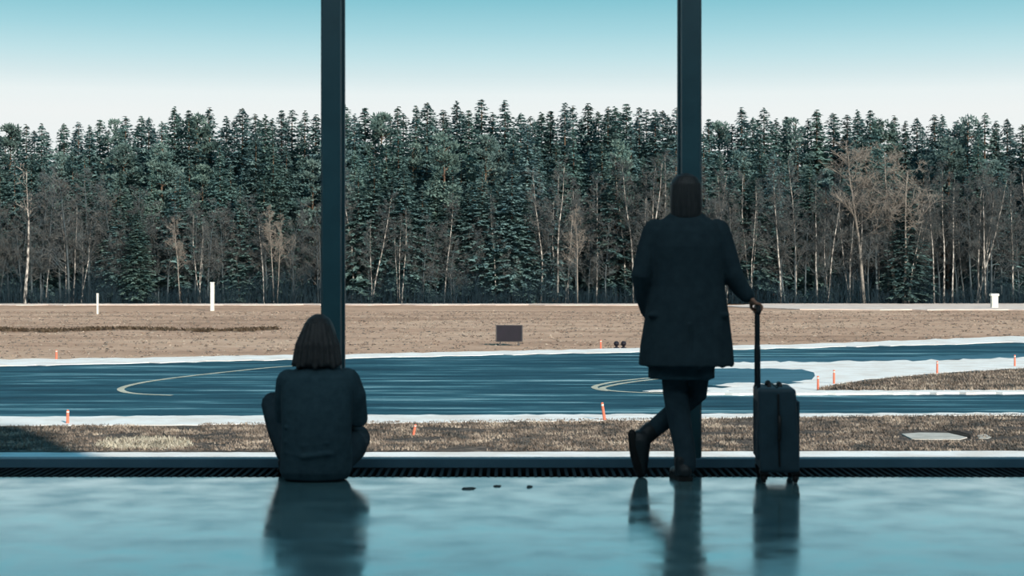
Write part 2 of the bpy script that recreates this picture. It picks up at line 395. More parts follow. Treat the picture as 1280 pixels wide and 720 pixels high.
# ------------------------------------------------------------------ the airfield
def strip(px_poly, dz, thick, name, mat, label, cat, kind, jit=0.0, step=25.0, seed=1):
    """a ground patch traced as a closed outline; edges broken up a little"""
    r = random.Random(seed)
    out = []
    for (a, b) in zip(px_poly, px_poly[1:]+px_poly[:1]):
        L = math.hypot(b[0]-a[0], b[1]-a[1]); k = max(1, int(L/step))
        for i in range(k):
            t = i/k; out.append((a[0]+(b[0]-a[0])*t + r.uniform(-1, 1)*jit*3, a[1]+(b[1]-a[1])*t + r.uniform(-1, 1)*jit))
    P = [ground_at(x, y, dz) for x, y in out]
    bm = bmesh.new()
    vt = [bm.verts.new(p) for p in P]; vb = [bm.verts.new(p-Vector((0, 0, thick))) for p in P]
    f = bm.faces.new(vt); n = len(vt)
    for i in range(n): bm.faces.new((vt[i], vt[(i+1) % n], vb[(i+1) % n], vb[i]))
    bmesh.ops.triangulate(bm, faces=[f])
    o = obj(name, bm, mat); tag(o, label, cat, kind=kind)
    return o

def terrain():
    xs = np.linspace(-260, 260, 105); ys = np.concatenate([np.linspace(9.7, 60, 80), np.linspace(61, 211, 76)])
    V = np.array([(x, y, GZ + .05*math.sin(x*.7+y*.31)*math.cos(y*.9)*(1 if y < 49.5 else .25)*(0 if 49 < y < 60 else 1)-.05) for y in ys for x in xs])
    nx = len(xs); T = []
    for j in range(len(ys)-1):
        for i in range(nx-1):
            a = j*nx+i; T += [(a, a+1, a+nx+1), (a, a+nx+1, a+nx)]
    me = np_mesh('ground', V, T); o = link('ground', me, M['field'])
    me.polygons.foreach_set('use_smooth', [True]*len(me.polygons))
    tag(o, 'flat dry tan airfield ground outside the windows', 'ground', kind='structure')
terrain()
bm = bmesh.new(); box(bm, -400, 400, 207.5, 700, GZ-.4, GZ+.02)
tag(obj('forest_ground', bm, M['soil']), 'dark leaf-littered soil under the forest', 'ground', kind='structure')

taxi = strip([(-500, 523.5), (0, 524), (600, 521.5), (1280, 519), (1700, 518), (1700, 414), (1280, 428), (1000, 435), (800, 440), (600, 444.5), (400, 449), (0, 458.5), (-500, 470)],
      .02, .3, 'taxiway', M['taxi'], 'wide damp blue-grey asphalt taxiway crossing the airfield', 'taxiway', 'structure')
strip([(-500, 466), (0, 450.5), (130, 449), (280, 446), (400, 444.5), (600, 440.5), (800, 436), (1000, 431), (1280, 421), (1700, 406),
       (1700, 414), (1280, 428.5), (1000, 435.5), (800, 440.5), (600, 445), (400, 449.5), (0, 458.5), (-500, 472)], .05, .1,
      'far_snow_strip', M['snow'], 'pale snow strip along the far edge of the taxiway', 'snow', 'stuff', jit=.7, step=14, seed=3)
strip([(-500, 522), (0, 522.5), (200, 522), (450, 520.5), (700, 520), (900, 519), (1100, 518.4), (1280, 517.5), (1700, 516),
       (1700, 519), (1280, 521), (1100, 521.6), (900, 524), (800, 527), (700, 528.5), (450, 531), (200, 533), (0, 534), (-500, 537)], .05, .1,
      'near_snow_strip', M['snow'], 'pale snow strip along the near edge of the taxiway', 'snow', 'stuff', jit=.6, step=14, seed=4)
strip([(860, 455), (960, 453), (1130, 452), (1280, 447), (1700, 436), (1700, 452), (1280, 461), (1190, 466), (1110, 472), (1060, 478), (1035, 484), (1018, 490.5),
       (1000, 492), (940, 491), (880, 489), (850, 492), (800, 490), (840, 486), (900, 486), (930, 484), (860, 480), (835, 473), (845, 462)], .035, .1,
      'snow_patch', M['snow'], 'broad white snow patch beyond the suitcase, between the two taxiway arms', 'snow', 'stuff', jit=1.2, step=9, seed=5)
strip([(845, 478), (850, 465), (900, 461.5), (960, 462), (1000, 462.5), (1016, 466), (1021, 471), (1014, 476), (990, 478), (1005, 480.5), (960, 481), (930, 478.5), (890, 482)], .045, .02,
      'meltwater_pool', M['ice'], 'blue meltwater pool in the broad snow patch', 'puddle', 'structure', jit=.8, step=8, seed=6)
strip([(850, 450), (1000, 448), (1155, 446), (1280, 442), (1500, 436), (1500, 439), (1280, 447), (1155, 451), (1000, 453), (850, 456)], .03, .02,
      'slush_band', M['ice'], 'thin slushy band between the far taxiway arm and the snow', 'slush', 'stuff', jit=.8, step=12, seed=7)
isl = strip([(1020, 490.5), (1045, 484), (1085, 479), (1120, 474.5), (1200, 468.5), (1280, 463.5), (1500, 452), (1700, 444), (1700, 490), (1280, 491), (1150, 491.5), (1060, 491.5)], .09, .2,
      'grass_island', M['verge'], 'tapering island of dry grass between the two taxiway arms', 'grass', 'structure', jit=.7, step=9, seed=8)
strip([(860, 492.5), (960, 491.5), (1100, 491), (1280, 490.5), (1700, 489), (1700, 492), (1280, 493.5), (1100, 494.2), (960, 495), (860, 494.5)], .1, .1,
      'island_snow_strip', M['snow'], 'thin white snow line along the near edge of the grass island', 'snow', 'stuff', jit=.4, step=9, seed=9)
strip([(-500, 536), (0, 533.5), (450, 530.5), (800, 526.5), (1100, 521.3), (1280, 520.6), (1700, 519), (1700, 600), (-500, 600)], .03, .3,
      'grass_verge', M['verge'], 'near strip of dry tan grass just outside the windows', 'grass', 'structure', jit=.5, step=12, seed=10)
strip([(-500, 569), (0, 569), (400, 568.6), (640, 568.2), (900, 567.6), (1280, 567), (1700, 566.5), (1700, 578), (-500, 578)], .07, .1,
      'ledge_snow_strip', M['snow'], 'narrow white snow line seen just above the window sill', 'snow', 'stuff', jit=.25, step=14, seed=12)
strip([(900, 382.5), (960, 380), (1280, 378.8), (1700, 378.5), (1700, 388), (1280, 387.5), (1100, 387.5), (1000, 387), (950, 385)], .06, .1,
      'gravel_road', M['gravel'], 'pale gravel road at the foot of the forest on the far side', 'road', 'structure', jit=.3, step=20, seed=13)
strip([(-500, 379.6), (0, 379.2), (420, 379.2), (900, 379.6), (900, 381.4), (420, 381), (0, 381.4), (-500, 381.6)], .05, .1,
      'forest_edge_path', M['gravel'], 'thin pale path along the foot of the forest', 'path', 'structure', jit=.3, step=20, seed=14)

# yellow guide lines painted on the taxiway
def line(px_pts, w, name, parent):
    P = [ground_at(x, y, .03) - Vector((0, 0, 0)) for x, y in px_pts]
    # smooth the polyline
    Q = []
    for i in range(len(P)-1):
        p0, p1, p2, p3 = P[max(0, i-1)], P[i], P[i+1], P[min(len(P)-1, i+2)]
        for k in range(8):
            t = k/8
            Q.append(.5*((2*p1)+(p2-p0)*t+(2*p0-5*p1+4*p2-p3)*t*t+(3*p1-p0-3*p2+p3)*t**3))
    Q.append(P[-1])
    bm = bmesh.new(); prev = None
    for i, q in enumerate(Q):
        t = (Q[min(i+1, len(Q)-1)]-Q[max(0, i-1)]).normalized(); s = Vector((-t.y, t.x, 0))*w/2
        cur = (bm.verts.new(q+s), bm.verts.new(q-s))
        if prev: bm.faces.new((prev[0], cur[0], cur[1], prev[1]))
        prev = cur
    o = obj(name, bm, M['paint'], parent); o['label'] = 'pale curved guide line painted on the asphalt'
    return o
line([(400, 456), (340, 460), (285, 465.5), (235, 471), (190, 477), (162, 482.5), (151, 487), (157, 491), (178, 493.5), (215, 495)], .28, 'guide_line', taxi)
line([(930, 465), (870, 469), (815, 473), (780, 476.5), (755, 480.5), (743, 484.5), (750, 488), (762, 489.5)], .26, 'guide_line', taxi)
line([(930, 467), (870, 471), (818, 475), (785, 479), (765, 482.5), (753, 486), (762, 489), (790, 491), (830, 492.5), (870, 494)], .26, 'guide_line', taxi)

# concrete slab with a flat dark patch beside it, in the verge
sl = empty('concrete_slab', ground_at(1166, 549))
tag(sl, 'pale flat concrete slab set in the grass right of the suitcase', 'slab')
def local_poly(root, pts, z0, z1, name, mat):
    P = [ground_at(x, y)-Vector(root.location) for x, y in pts]
    bm = bmesh.new()
    rings(bm, [[Vector((p.x, p.y, z0)) for p in P], [Vector((p.x, p.y, z1)) for p in P]])
    bmesh.ops.triangulate(bm, faces=[f for f in bm.faces if len(f.verts) > 4])
    return obj(name, bm, mat, root)
local_poly(sl, [(1127, 544.5), (1150, 543), (1186, 543.5), (1209, 549), (1200, 551.5), (1165, 551.5), (1140, 551)], -.1, .055, 'top', M['concrete'])
local_poly(sl, [(1184, 541), (1196, 540), (1214, 545), (1213, 549.5), (1207, 548), (1190, 543.5)], -.1, .045, 'dark_patch', M['dark_patch'])
o = strip([(1222, 546), (1232, 544.5), (1240, 548), (1234, 550.5), (1224, 549.5)], .045, .05, 'sand_patch', M['concrete'], 'small pale bare patch in the grass beside the concrete slab', 'patch', 'stuff', jit=.4, step=4, seed=31)

# grass blades: near verge, island, far field
def blades(name, region, n, h, wdt, label, mat, seed, dz=0.0):
    r = np.random.default_rng(seed)
    V = []; 
    xs, ds = region(r, n)
    n = len(xs)
    base = np.stack([xs, ds, np.full(n, GZ+dz)], 1)
    k = 3
    vv = []; 
    for j in range(k):
        a = r.uniform(0, 2*PI, n); hh = h*r.uniform(.5, 1.25, n); w = wdt*r.uniform(.6, 1.3, n)
        off = r.normal(0, wdt*1.2, (n, 2))
        dx, dy = np.cos(a), np.sin(a)
        b = base.copy(); b[:, :2] += off
        p0 = b.copy(); p0[:, 0] -= dy*w; p0[:, 1] += dx*w
        p1 = b.copy(); p1[:, 0] += dy*w; p1[:, 1] -= dx*w
        p2 = b.copy(); lean = r.uniform(.2, 1.1, n)*hh
        p2[:, 0] += dx*lean; p2[:, 1] += dy*lean; p2[:, 2] += hh
        vv.append(np.stack([p0, p1, p2], 1).reshape(-1, 3))
    V = np.concatenate(vv); T = np.arange(len(V)).reshape(-1, 3)
    o = link(name, np_mesh(name, V, T), mat); tag(o, label, 'grass', kind='stuff')
def px_region(x0, x1, top, bot, hold=None):
    """uniform over ground between two screen rows (given as functions of the column)"""
    def f(r, n):
        d0 = 9400/(bot-HOR); d1 = 9400/(top-HOR)
        d = np.sqrt(r.uniform(d0**2, d1**2, n*2)); px = r.uniform(x0, x1, n*2); xs = (px-640)/F*d
        py = HOR+9400/d
        m = np.ones(n*2, bool) if hold is None else hold(px, py)
        return xs[m][:n], d[m][:n]
    return f
def clump(px, py): 
    s = np.sin(px*.043+np.sin(py*.31)*2)+np.sin(px*.017+1.3)+np.sin(py*.5+px*.01)
    return s > -1.6
top_v = lambda px: 534.5 - .0118*np.clip(px, 0, 1280)
blades('verge_grass', px_region(-150, 1430, 519, 565, lambda px, py: (py > top_v(px)) & clump(px, py) & ~((px > 1122) & (px < 1216) & (py > 540) & (py < 553))),
       26000, .075, .020, 'tufts of dry grass growing on the near verge outside the windows', M['grass'], 41, .02)
blades('island_grass', px_region(1020, 1430, 455, 491, lambda px, py: py > np.interp(px, [1020, 1045, 1085, 1120, 1200, 1280, 1430], [491, 485, 480, 475.5, 469.5, 464.5, 457])),
       9000, .12, .03, 'tufts of dry grass growing on the island between the taxiway arms', M['grass'], 42, .09)
blades('field_grass', px_region(-150, 1430, 389, 448, lambda px, py: py < np.interp(px, [-150, 0, 400, 800, 1280, 1430], [453, 449, 443.5, 435, 420, 415])),
       7000, .07, .09, 'short dry grass growing across the wide far field', M['grass'], 43, -.02)
blades('ditch_grass', px_region(-150, 345, 408.5, 416.5, lambda px, py: np.abs(py-(412.5+1.2*np.sin(px*.03)))+np.abs(np.sin(px*.05))*.6 < 1.35+.25*np.sin(px*.021+.4)+.3*np.sin(px*.13)),
       1800, .22, .14, 'dark streak of rougher grass along a ditch in the far field', M['grassdark'], 44, .0)

blades('pale_tufts', px_region(120, 240, 547, 564, lambda px, py: ((px-182)/58)**2+((py-557)/8)**2+.35*np.sin(px*.5+py) < 1), 800, .12, .03, 'pale dry tufts in the near verge left of the seated person', M['paletuft'], 46, .0)
# marker stakes
def stake(px, yb, yt, lean, label, w=.042):
    p = ground_at(px, yb, .02); h = (yb-yt)/F*p.y
    root = empty('marker_stake', p); root.rotation_euler = (0, lean, 0)
    tag(root, label, 'stake', 'orange marker stakes')
    bm = bmesh.new(); 
    rings(bm, [[Vector((math.cos(2*PI*i/10)*r, math.sin(2*PI*i/10)*r, z)) for i in range(10)] for z, r in ((-.06, w*1.1), (0, w*1.1), (h*.97, w*.95), (h, w*.6))])
    obj('post', bm, M['stake'], root, True)
    bm = bmesh.new()
    rings(bm, [[Vector((math.cos(2*PI*i/10)*r, math.sin(2*PI*i/10)*r, z)) for i in range(10)] for z, r in ((h*.80, w*1.0), (h*.80, w*1.08), (h*.90, w*1.06), (h*.90, w*.9))])
    obj('reflector_band', bm, M['stakeband'], root, True)
stake(84.5, 531, 513, .02, 'orange stake standing alone in the near snow strip left of the seated person')
stake(756, 527, 503.5, -.15, 'orange stake leaning left in the near snow strip close to the standing person')
stake(516.5, 545.5, 531, .2, 'short orange stake leaning right in the near grass between the two people', .035)
stake(1022.5, 489, 470.5, .0, 'orange stake at the pointed tip of the grass island')
stake(1042.5, 480.5, 463, .0, 'orange stake in the snow just behind the tip of the grass island')
stake(1171.5, 467.5, 452, .0, 'orange stake in the snow halfway along the far side of the grass island')
stake(1268.5, 458.5, 444, .0, 'orange stake in the snow farthest right along the grass island')
stake(70.5, 449, 438, .0, 'small faint orange stake in the far field on the left', .05)
stake(751, 436, 425.5, .0, 'small faint orange stake in the far field close to the standing person', .05)
stake(429.5, 441, 432, .0, 'small faint orange stake in the far field next to the seated person\'s window post', .06)

# airfield sign board in the far field
p = ground_at(636.5, 431)
sg = empty('airfield_sign', p); tag(sg, 'dark rectangular airfield sign on short legs in the far field', 'sign')
w = 34/F*p.y; h0, h1 = .22, 24/F*p.y
bm = bmesh.new(); box(bm, -w/2+.03, w/2-.06, -.09, .09, h0, h1, .02); obj('panel', bm, M['sign'], sg)
bm = bmesh.new()
for a in (-w/2, w/2-.07): box(bm, a, a+.07, -.1, .1, h0-.03, h1+.03, .01)
box(bm, -w/2, w/2, -.1, .1, h1, h1+.04, .01); box(bm, -w/2, w/2, -.1, .1, h0-.04, h0, .01)
obj('frame', bm, M['signframe'], sg)
for a in (-w/2+.25, w/2-.3):
    bm = bmesh.new(); box(bm, a, a+.06, -.04, .04, -.08, h0, .008); box(bm, a-.06, a+.12, -.1, .1, -.04, .05, .01); obj('leg', bm, M['signframe'], sg)
# edge lights: two dark low lamps
for px, lab in ((770.5, 'dark low edge lamp in the far field, the one farther from the standing person'), (779.5, 'dark low edge lamp in the far field, the one nearer the standing person')):
    p = ground_at(px, 435); r0 = empty('edge_lamp', p); tag(r0, lab, 'lamp', 'edge lamps in the far field')
    bm = bmesh.new(); rings(bm, [[Vector((math.cos(2*PI*i/12)*r, math.sin(2*PI*i/12)*r, z)) for i in range(12)] for z, r in ((-.05, .16), (.04, .16), (.06, .07), (.14, .07))]); obj('base', bm, M['sign'], r0, True)
    bm = bmesh.new(); ell(bm, (0, 0, .26), (.16, .16, .15)); obj('lens', bm, M['sign'], r0, True)
# white cabinet by the gravel road
p = ground_at(1243, 385)
cb = empty('utility_cabinet', p); tag(cb, 'small white cabinet with an overhanging lid on the gravel road at the far right', 'cabinet')
s = p.y/F
bm = bmesh.new(); box(bm, -4*s, 4*s, -.3, .3, -.05, 15.5*s, .03); obj('body', bm, M['white'], cb)
bm = bmesh.new(); box(bm, -5.3*s, 5.0*s, -.4, .4, 15*s, 18*s, .05); obj('lid', bm, M['white'], cb)
bm = bmesh.new(); box(bm, -3.3*s, 3.3*s, -.33, -.29, 2*s, 14*s, .01); obj('door', bm, M['white'], cb)
# two pale posts at the foot of the forest
for px, yb, yt, w, lab in ((265.5, 388, 354, 2.3, 'tall pale marker post at the forest foot left of the seated person'), (122, 392, 368, 1.2, 'slim pale marker post at the forest foot on the far left')):
    p = ground_at(px, yb); s = p.y/F; r0 = empty('marker_post', p); tag(r0, lab, 'post')
    bm = bmesh.new(); box(bm, -w*s, w*s, -w*s, w*s, -.1, (yb-yt)*s, .03); obj('shaft', bm, M['white'], r0)
    bm = bmesh.new(); box(bm, -w*1.15*s, w*1.15*s, -w*1.15*s, w*1.15*s, (yb-yt)*s, (yb-yt)*s+.12, .04); obj('cap', bm, M['white'], r0)

# ------------------------------------------------------------------ trees
class Tri:
    def __init__(s): s.V = []; s.T = []; s.n = 0
    def tri(s, a, b, c):
        s.V += [a, b, c]; s.T.append((s.n, s.n+1, s.n+2)); s.n += 3
    def tube(s, P, R, k):
        """tapering limb with k sides"""
        P = [np.asarray(p, float) for p in P]; ids = []
        for i, p in enumerate(P):
            t = P[min(i+1, len(P)-1)]-P[max(i-1, 0)]; t = t/(np.linalg.norm(t)+1e-9)
            u = np.cross(t, (0, 0, 1.0) if abs(t[2]) < .9 else (0, 1.0, 0)); u /= np.linalg.norm(u)+1e-9; w = np.cross(u, t)
            ring = []
            for j in range(k):
                a = 2*PI*j/k; s.V.append(p+(u*math.cos(a)+w*math.sin(a))*R[i]); ring.append(s.n); s.n += 1
            ids.append(ring)
        for A, B in zip(ids, ids[1:]):
            for j in range(k):
                a, b, c, d = A[j], A[(j+1) % k], B[(j+1) % k], B[j]; s.T += [(a, b, c), (a, c, d)]
    def mesh(s, name): return np_mesh(name, np.array(s.V), np.array(s.T))

def spruce_meshes(seed, H, R, base, ragged):
    r = random.Random(seed); f = Tri(); t = Tri()
    t.tube([(0, 0, -.3), (.03, 0, H*.5), (0, 0, H*1.0)], [.24, .15, .03], 7)
    z = H*base; top = H
    while z < top:
        u = (z-H*base)/(H*(1-base))
        L0 = min(R*((1-u)**.76)*(1-.2*math.exp(-u*9))+.08, R*.8)
        n = 6 if u > .75 else 8
        a0 = r.uniform(0, 6.28)
        for k in range(n):
            if r.random() < ragged: continue
            L = L0*r.uniform(.5, 1.3); a = a0+6.283*k/n+r.uniform(-.3, .3)
            zj = r.uniform(-.22, .22); ca, sa = math.cos(a), math.sin(a); dr = r.uniform(.12, .42)*(1-.8*u)
            m = max(2, int(L*2.9))
            for i in range(m):
                q = (i+.7)/m; p = np.array((ca*L*q, sa*L*q, z+zj+.2*L*q*(u-.2)-dr*L*q*q))
                for s_ in range(3):
                    sz = r.uniform(.34, .70)*(.30+.70*(1-u)**.45)
                    b = a+r.choice((-1, 1))*r.uniform(.2, 1.3)
                    d = np.array((math.cos(b), math.sin(b), r.uniform(-.75, .12))); d /= np.linalg.norm(d)
                    w = np.cross(d, (r.uniform(-.6, .6), r.uniform(-.6, .6), 1)); w /= np.linalg.norm(w)
                    f.tri(p-w*sz*.46, p+w*sz*.46, p+d*sz*1.25)
        z += r.uniform(.24, .40)*(1-.35*u)
    for i in range(14):   # leader shoot
        a = r.uniform(0, 6.28); p = np.array((0, 0, H-i*.09)); f.tri(p+(0.03, 0, 0), p-(0.03, 0, 0), p+np.array((math.cos(a)*.07*i**.8, math.sin(a)*.07*i**.8, .16)))
    return [('trunk', t.mesh('trunk'), 'trunk'), ('foliage', f.mesh('foliage'), 'spruce')]

def pine_meshes(seed, H, R):
    r = random.Random(seed); f = Tri(); t = Tri()
    bx, by = r.uniform(-.4, .4), r.uniform(-.4, .4)
    t.tube([(0, 0, -.3), (bx*.5, by*.5, H*.4), (bx, by, H*.7), (bx*.6, by*.6, H*.97)], [.26, .19, .13, .03], 7)
    for k in range(64):
        u = r.random()**.85; z = H*(.26+.72*u); L = R*math.sin(PI*min(1, .18+.80*u))**.7*r.uniform(.3, 1.05)
        a = r.uniform(0, 6.28); c = np.array((bx*u+math.cos(a)*L, by*u+math.sin(a)*L, z+L*.18))
        t.tube([(bx*u, by*u, z-.3), c], [.06, .02], 4)
        cr = r.uniform(.65, 1.15)
        for i in range(60):
            d = np.array([r.gauss(0, 1) for _ in range(3)]); d /= np.linalg.norm(d)
            p = c+d*np.array((cr, cr, cr*.55))*r.uniform(.3, 1)
            e = d+np.array((0, 0, .5))+np.array([r.gauss(0, .4) for _ in range(3)]); e /= np.linalg.norm(e)
            w = np.cross(e, [r.gauss(0, 1) for _ in range(3)]); w /= np.linalg.norm(w)+1e-9
            s = r.uniform(.22, .42); f.tri(p-w*s*.4, p+w*s*.4, p+e*s)
    return [('trunk', t.mesh('trunk'), 'trunk'), ('foliage', f.mesh('foliage'), 'pine')]

def bare_meshes(seed, H, spread, start, nb, trunk_mat, twig_mat, twig_r=.016, tr=.14, stems=1, fine=1.0):
    """leafless broadleaf tree: stem(s), boughs, twigs"""
    r = random.Random(seed); t = Tri(); b = Tri(); w = Tri()
    def unit(v): return v/(np.linalg.norm(v)+1e-9)
    def limb(p, d, L, rad, k, n, T, wob=.14, lift=.05):
        P = [p]; R = [rad]
        for i in range(n):
            d = unit(d+np.array([r.gauss(0, wob) for _ in range(3)])+np.array((0, 0, lift)))
            p = p+d*L/n; P.append(p); R.append(max(.006, rad*(1-(i+1)/n*.85)))
        T.tube(P, R, k); return P
    def twigs(P, cnt, L, up):
        for i in range(int(cnt*fine)):
            q = r.uniform(.2, 1)*(len(P)-1); j = min(int(q), len(P)-2); p = P[j]+(P[j+1]-P[j])*(q-j)
            ax = unit(P[j+1]-P[j]); d = unit(ax*.6+np.array([r.gauss(0, .6) for _ in range(3)])+np.array((0, 0, up)))
            Q = limb(p, d, L*r.uniform(.5, 1.2), twig_r, 3, 2, w, .2, up*.3)
            for _ in range(2):
                d2 = unit(unit(Q[-1]-Q[0])+np.array([r.gauss(0, .55) for _ in range(3)]))
                limb(Q[1], d2, L*r.uniform(.3, .7), twig_r*.75, 3, 1, w)
    for s in range(stems):
        a = r.uniform(0, 6.28); off = .0 if stems == 1 else .5
        lean = np.array((r.gauss(0, .015 if stems == 1 else .11), r.gauss(0, .02), 1.0))
        Hs = H*(1 if s == 0 else r.uniform(.7, .98))
        P = limb(np.array((math.cos(a)*off, math.sin(a)*off, -.2)), unit(lean), Hs, tr*(1 if s == 0 else .75), 7, 11, t, .04, .12)
        for k in range(nb):
            u = start+(1-start)*((k+r.random())/nb); q = u*(len(P)-1.001); j = int(q); p = P[j]+(P[j+1]-P[j])*(q-j)
            a = r.uniform(0, 6.28); el = r.uniform(.45, 1.25)
            d = unit(np.array((math.cos(a), math.sin(a), el)))
            L = spread*(1.15-u*.75)*r.uniform(.6, 1.15)
            B = limb(p, d, L, max(.02, tr*.36*(1.1-u)), 4, 4, b, .15, .06)
            twigs(B, 7, L*.42, .12)
            for _ in range(3):
                q2 = r.uniform(.25, .9)*(len(B)-1.001); j2 = int(q2); p2 = B[j2]+(B[j2+1]-B[j2])*(q2-j2)
                d2 = unit(unit(B[j2+1]-B[j2])+np.array([r.gauss(0, .5) for _ in range(3)])+np.array((0, 0, .15)))
                C = limb(p2, d2, L*.5, max(.014, tr*.15), 3, 3, b, .15, .05)
                twigs(C, 5, L*.32, .1)
    return [('trunk', t.mesh('trunk'), trunk_mat), ('boughs', b.mesh('boughs'), trunk_mat if twig_mat == 'paletwig' else twig_mat), ('twigs', w.mesh('twigs'), twig_mat)]

LIB = {}
LIB['spruce'] = [(24.0, spruce_meshes(100+i, 24, rr, bb, rg)) for i, (rr, bb, rg) in enumerate(((3.7, .06, .08), (4.3, .1, .16), (3.3, .05, .12), (4.0, .16, .26), (3.1, .08, .08), (4.5, .12, .2), (3.6, .1, .32)))]
LIB['pine'] = [(20.0, pine_meshes(200+i, 20, rr)) for i, rr in enumerate((2.6, 3.0, 2.2, 2.8))]
LIB['birch'] = [(15.0, bare_meshes(300+i, 15, sp, st, nb, 'birch', 'twig', .015, .12, stn)) for i, (sp, st, nb, stn) in enumerate(((2.8, .38, 26, 1), (2.3, .45, 24, 1), (3.1, .34, 26, 1), (2.4, .42, 18, 2), (2.6, .40, 16, 3)))]
LIB['bare'] = [(13.0, bare_meshes(400+i, 13, sp, st, nb, 'greytrunk', 'twig', .017, .13, stn)) for i, (sp, st, nb, stn) in enumerate(((3.2, .26, 26, 1), (3.6, .22, 18, 2), (2.8, .3, 26, 1), (3.4, .2, 16, 3)))]
LIB['pale'] = [(19.0, bare_meshes(500+i, 19, sp, st, nb, 'paletwig', 'paletwig', .024, .2, stn, 1.2)) for i, (sp, st, nb, stn) in enumerate(((6.0, .42, 30, 1), (5.2, .46, 20, 2), (4.6, .40, 26, 1)))]
LIB['snag'] = [(15.0, bare_meshes(611, 15, 3.4, .62, 9, 'birch', 'paletwig', .03, .2, 1, .35))]
for lst in LIB.values():
    for H, parts in lst:
        for nm, me, mk in parts: me.materials.append(M[mk])

PANE = lambda px: 'left' if px < 414 else ('middle' if px < 864 else 'right')
def plant(kind, var, px, d, height, name, label, cat, group=None, wide=1.0, lean=0.0):
    H, parts = LIB[kind][var % len(LIB[kind])]
    s = height/H
    root = empty(name, ((px-640)/F*d, d, GZ), rnd.uniform(0, 6.28))
    root.scale = (s*wide, s*wide, s)
    if lean:
        root.rotation_euler = (0, lean, 0)
    tag(root, label, cat, group)
    for nm, me, mk in parts:
        o = bpy.data.objects.new(nm, me); COL.objects.link(o); o.parent = root
    return root
def height_for(py_top, d): return (HOR+9400/d-py_top)/F*d

# --- conifers along the skyline, read off the photograph's outline
SKY = [(-60, 158), (-28, 157), (-5, 160), (16, 155), (33, 156), (52, 155), (80, 155), (98, 153), (112, 158), (125, 150), (145, 146), (157, 146), (177, 146), (186, 147), (202, 152), (218, 135), (236, 138), (249, 144), (262, 135), (283, 146), (303, 136),
       (319, 143), (332, 145), (352, 138), (365, 138), (381, 139), (395, 144), (412, 140), (431, 131), (443, 144), (456, 135), (474, 140), (497, 134), (520, 133), (534, 129), (554, 138), (571, 128), (586, 138), (602, 125), (616, 141),
       (631, 126), (651, 142), (663, 146), (677, 142), (688, 139), (706, 129), (716, 133), (735, 130), (748, 140), (760, 134), (769, 135), (783, 130), (799, 135), (808, 138), (819, 138), (828, 139), (846, 135), (866, 140),
       (886, 149), (902, 152), (915, 156), (927, 135), (941, 147), (955, 135), (970, 150), (983, 146), (996, 144), (1010, 149), (1021, 138), (1042, 142), (1059, 144), (1072, 139), (1088, 138), (1103, 149), (1118, 145), (1132, 152), (1146, 148), (1168, 144), (1178, 145),
       (1195, 152), (1212, 145), (1231, 142), (1245, 152), (1259, 149), (1278, 156), (1300, 150), (1325, 154), (1350, 149)]
for i, (px, py) in enumerate(SKY):
    d = rnd.uniform(226, 238); k = PANE(px)
    pine = (i % 7 == 3) and py > 138
    if pine:
        plant('pine', i, px, d, height_for(py, d), 'pine_tree', 'tall ragged pine breaking the skyline, seen through the %s window pane' % k, 'tree', 'skyline pines in the %s pane' % k, .95)
    else:
        plant('spruce', i*3+1, px, d, height_for(py, d), 'spruce_tree', 'tall pointed spruce breaking the skyline, seen through the %s window pane' % k, 'tree', 'skyline spruces in the %s pane' % k, rnd.uniform(1.1, 1.45))
# --- a closed row behind the skyline trees
px = -65; i = 0
while px < 1350:
    d = rnd.uniform(240, 246); k = PANE(px)
    py = np.interp(px, [q[0] for q in SKY], [q[1] for q in SKY])+rnd.uniform(7, 18)
    plant('spruce', i*2, px, d, height_for(py, d), 'spruce_tree', 'dark spruce filling the gaps behind the skyline trees, seen through the %s window pane' % k, 'tree', 'farther spruces in the %s pane' % k, 1.3)
    px += rnd.uniform(15, 21); i += 1
# --- second tier, lower, in front of the skyline trees
px = -70
tier = 0
while px < 1350:
    d = rnd.uniform(217, 225); k = PANE(px)
    lo = np.interp(px, [-70, 0, 120, 210, 420, 450, 640, 840, 900, 1040, 1150, 1350], [196, 195, 190, 175, 175, 165, 162, 165, 178, 180, 182, 186])
    py = lo+rnd.uniform(-10, 34)
    if rnd.random() < .24:
        plant('pine', tier, px, d, height_for(py, d), 'pine_tree', 'lower bushy pine below the skyline, seen through the %s window pane' % k, 'tree', 'lower pines in the %s pane' % k)
    else:
        plant('spruce', tier*5+2, px, d, height_for(py, d), 'spruce_tree', 'lower dark spruce below the skyline, seen through the %s window pane' % k, 'tree', 'lower spruces in the %s pane' % k, rnd.uniform(.9, 1.25))
    px += rnd.uniform(13, 22); tier += 1
# --- third tier: lush low conifers in the middle pane, scattered elsewhere
for i, (px, py) in enumerate(((448, 215), (468, 196), (490, 222), (505, 205), (528, 232), (545, 210), (566, 220), (585, 236), (603, 215), (622, 226), (640, 205), (660, 240), (150, 215), (172, 232), (148, 258), (225, 220), (330, 225), (350, 240), (300, 232), (690, 225), (770, 205), (822, 190), (930, 205), (945, 222), (1012, 205), (1248, 215))):
    d = rnd.uniform(213, 216); k = PANE(px)
    plant('spruce', i*2+1, px, d, height_for(py, d), 'spruce_tree', 'low spruce among the bare trees, seen through the %s window pane' % k, 'tree', 'low spruces in the %s pane' % k, 1.55)
plant('spruce', 0, 1133, 210.5, height_for(238, 210.5), 'spruce_tree', 'single dark young spruce in front of the two broad pale crowns', 'tree', None, 1.7)
plant('spruce', 4, 172, 210.5, height_for(262, 210.5), 'spruce_tree', 'single dark young spruce at the forest edge on the far left', 'tree', None, 1.6)

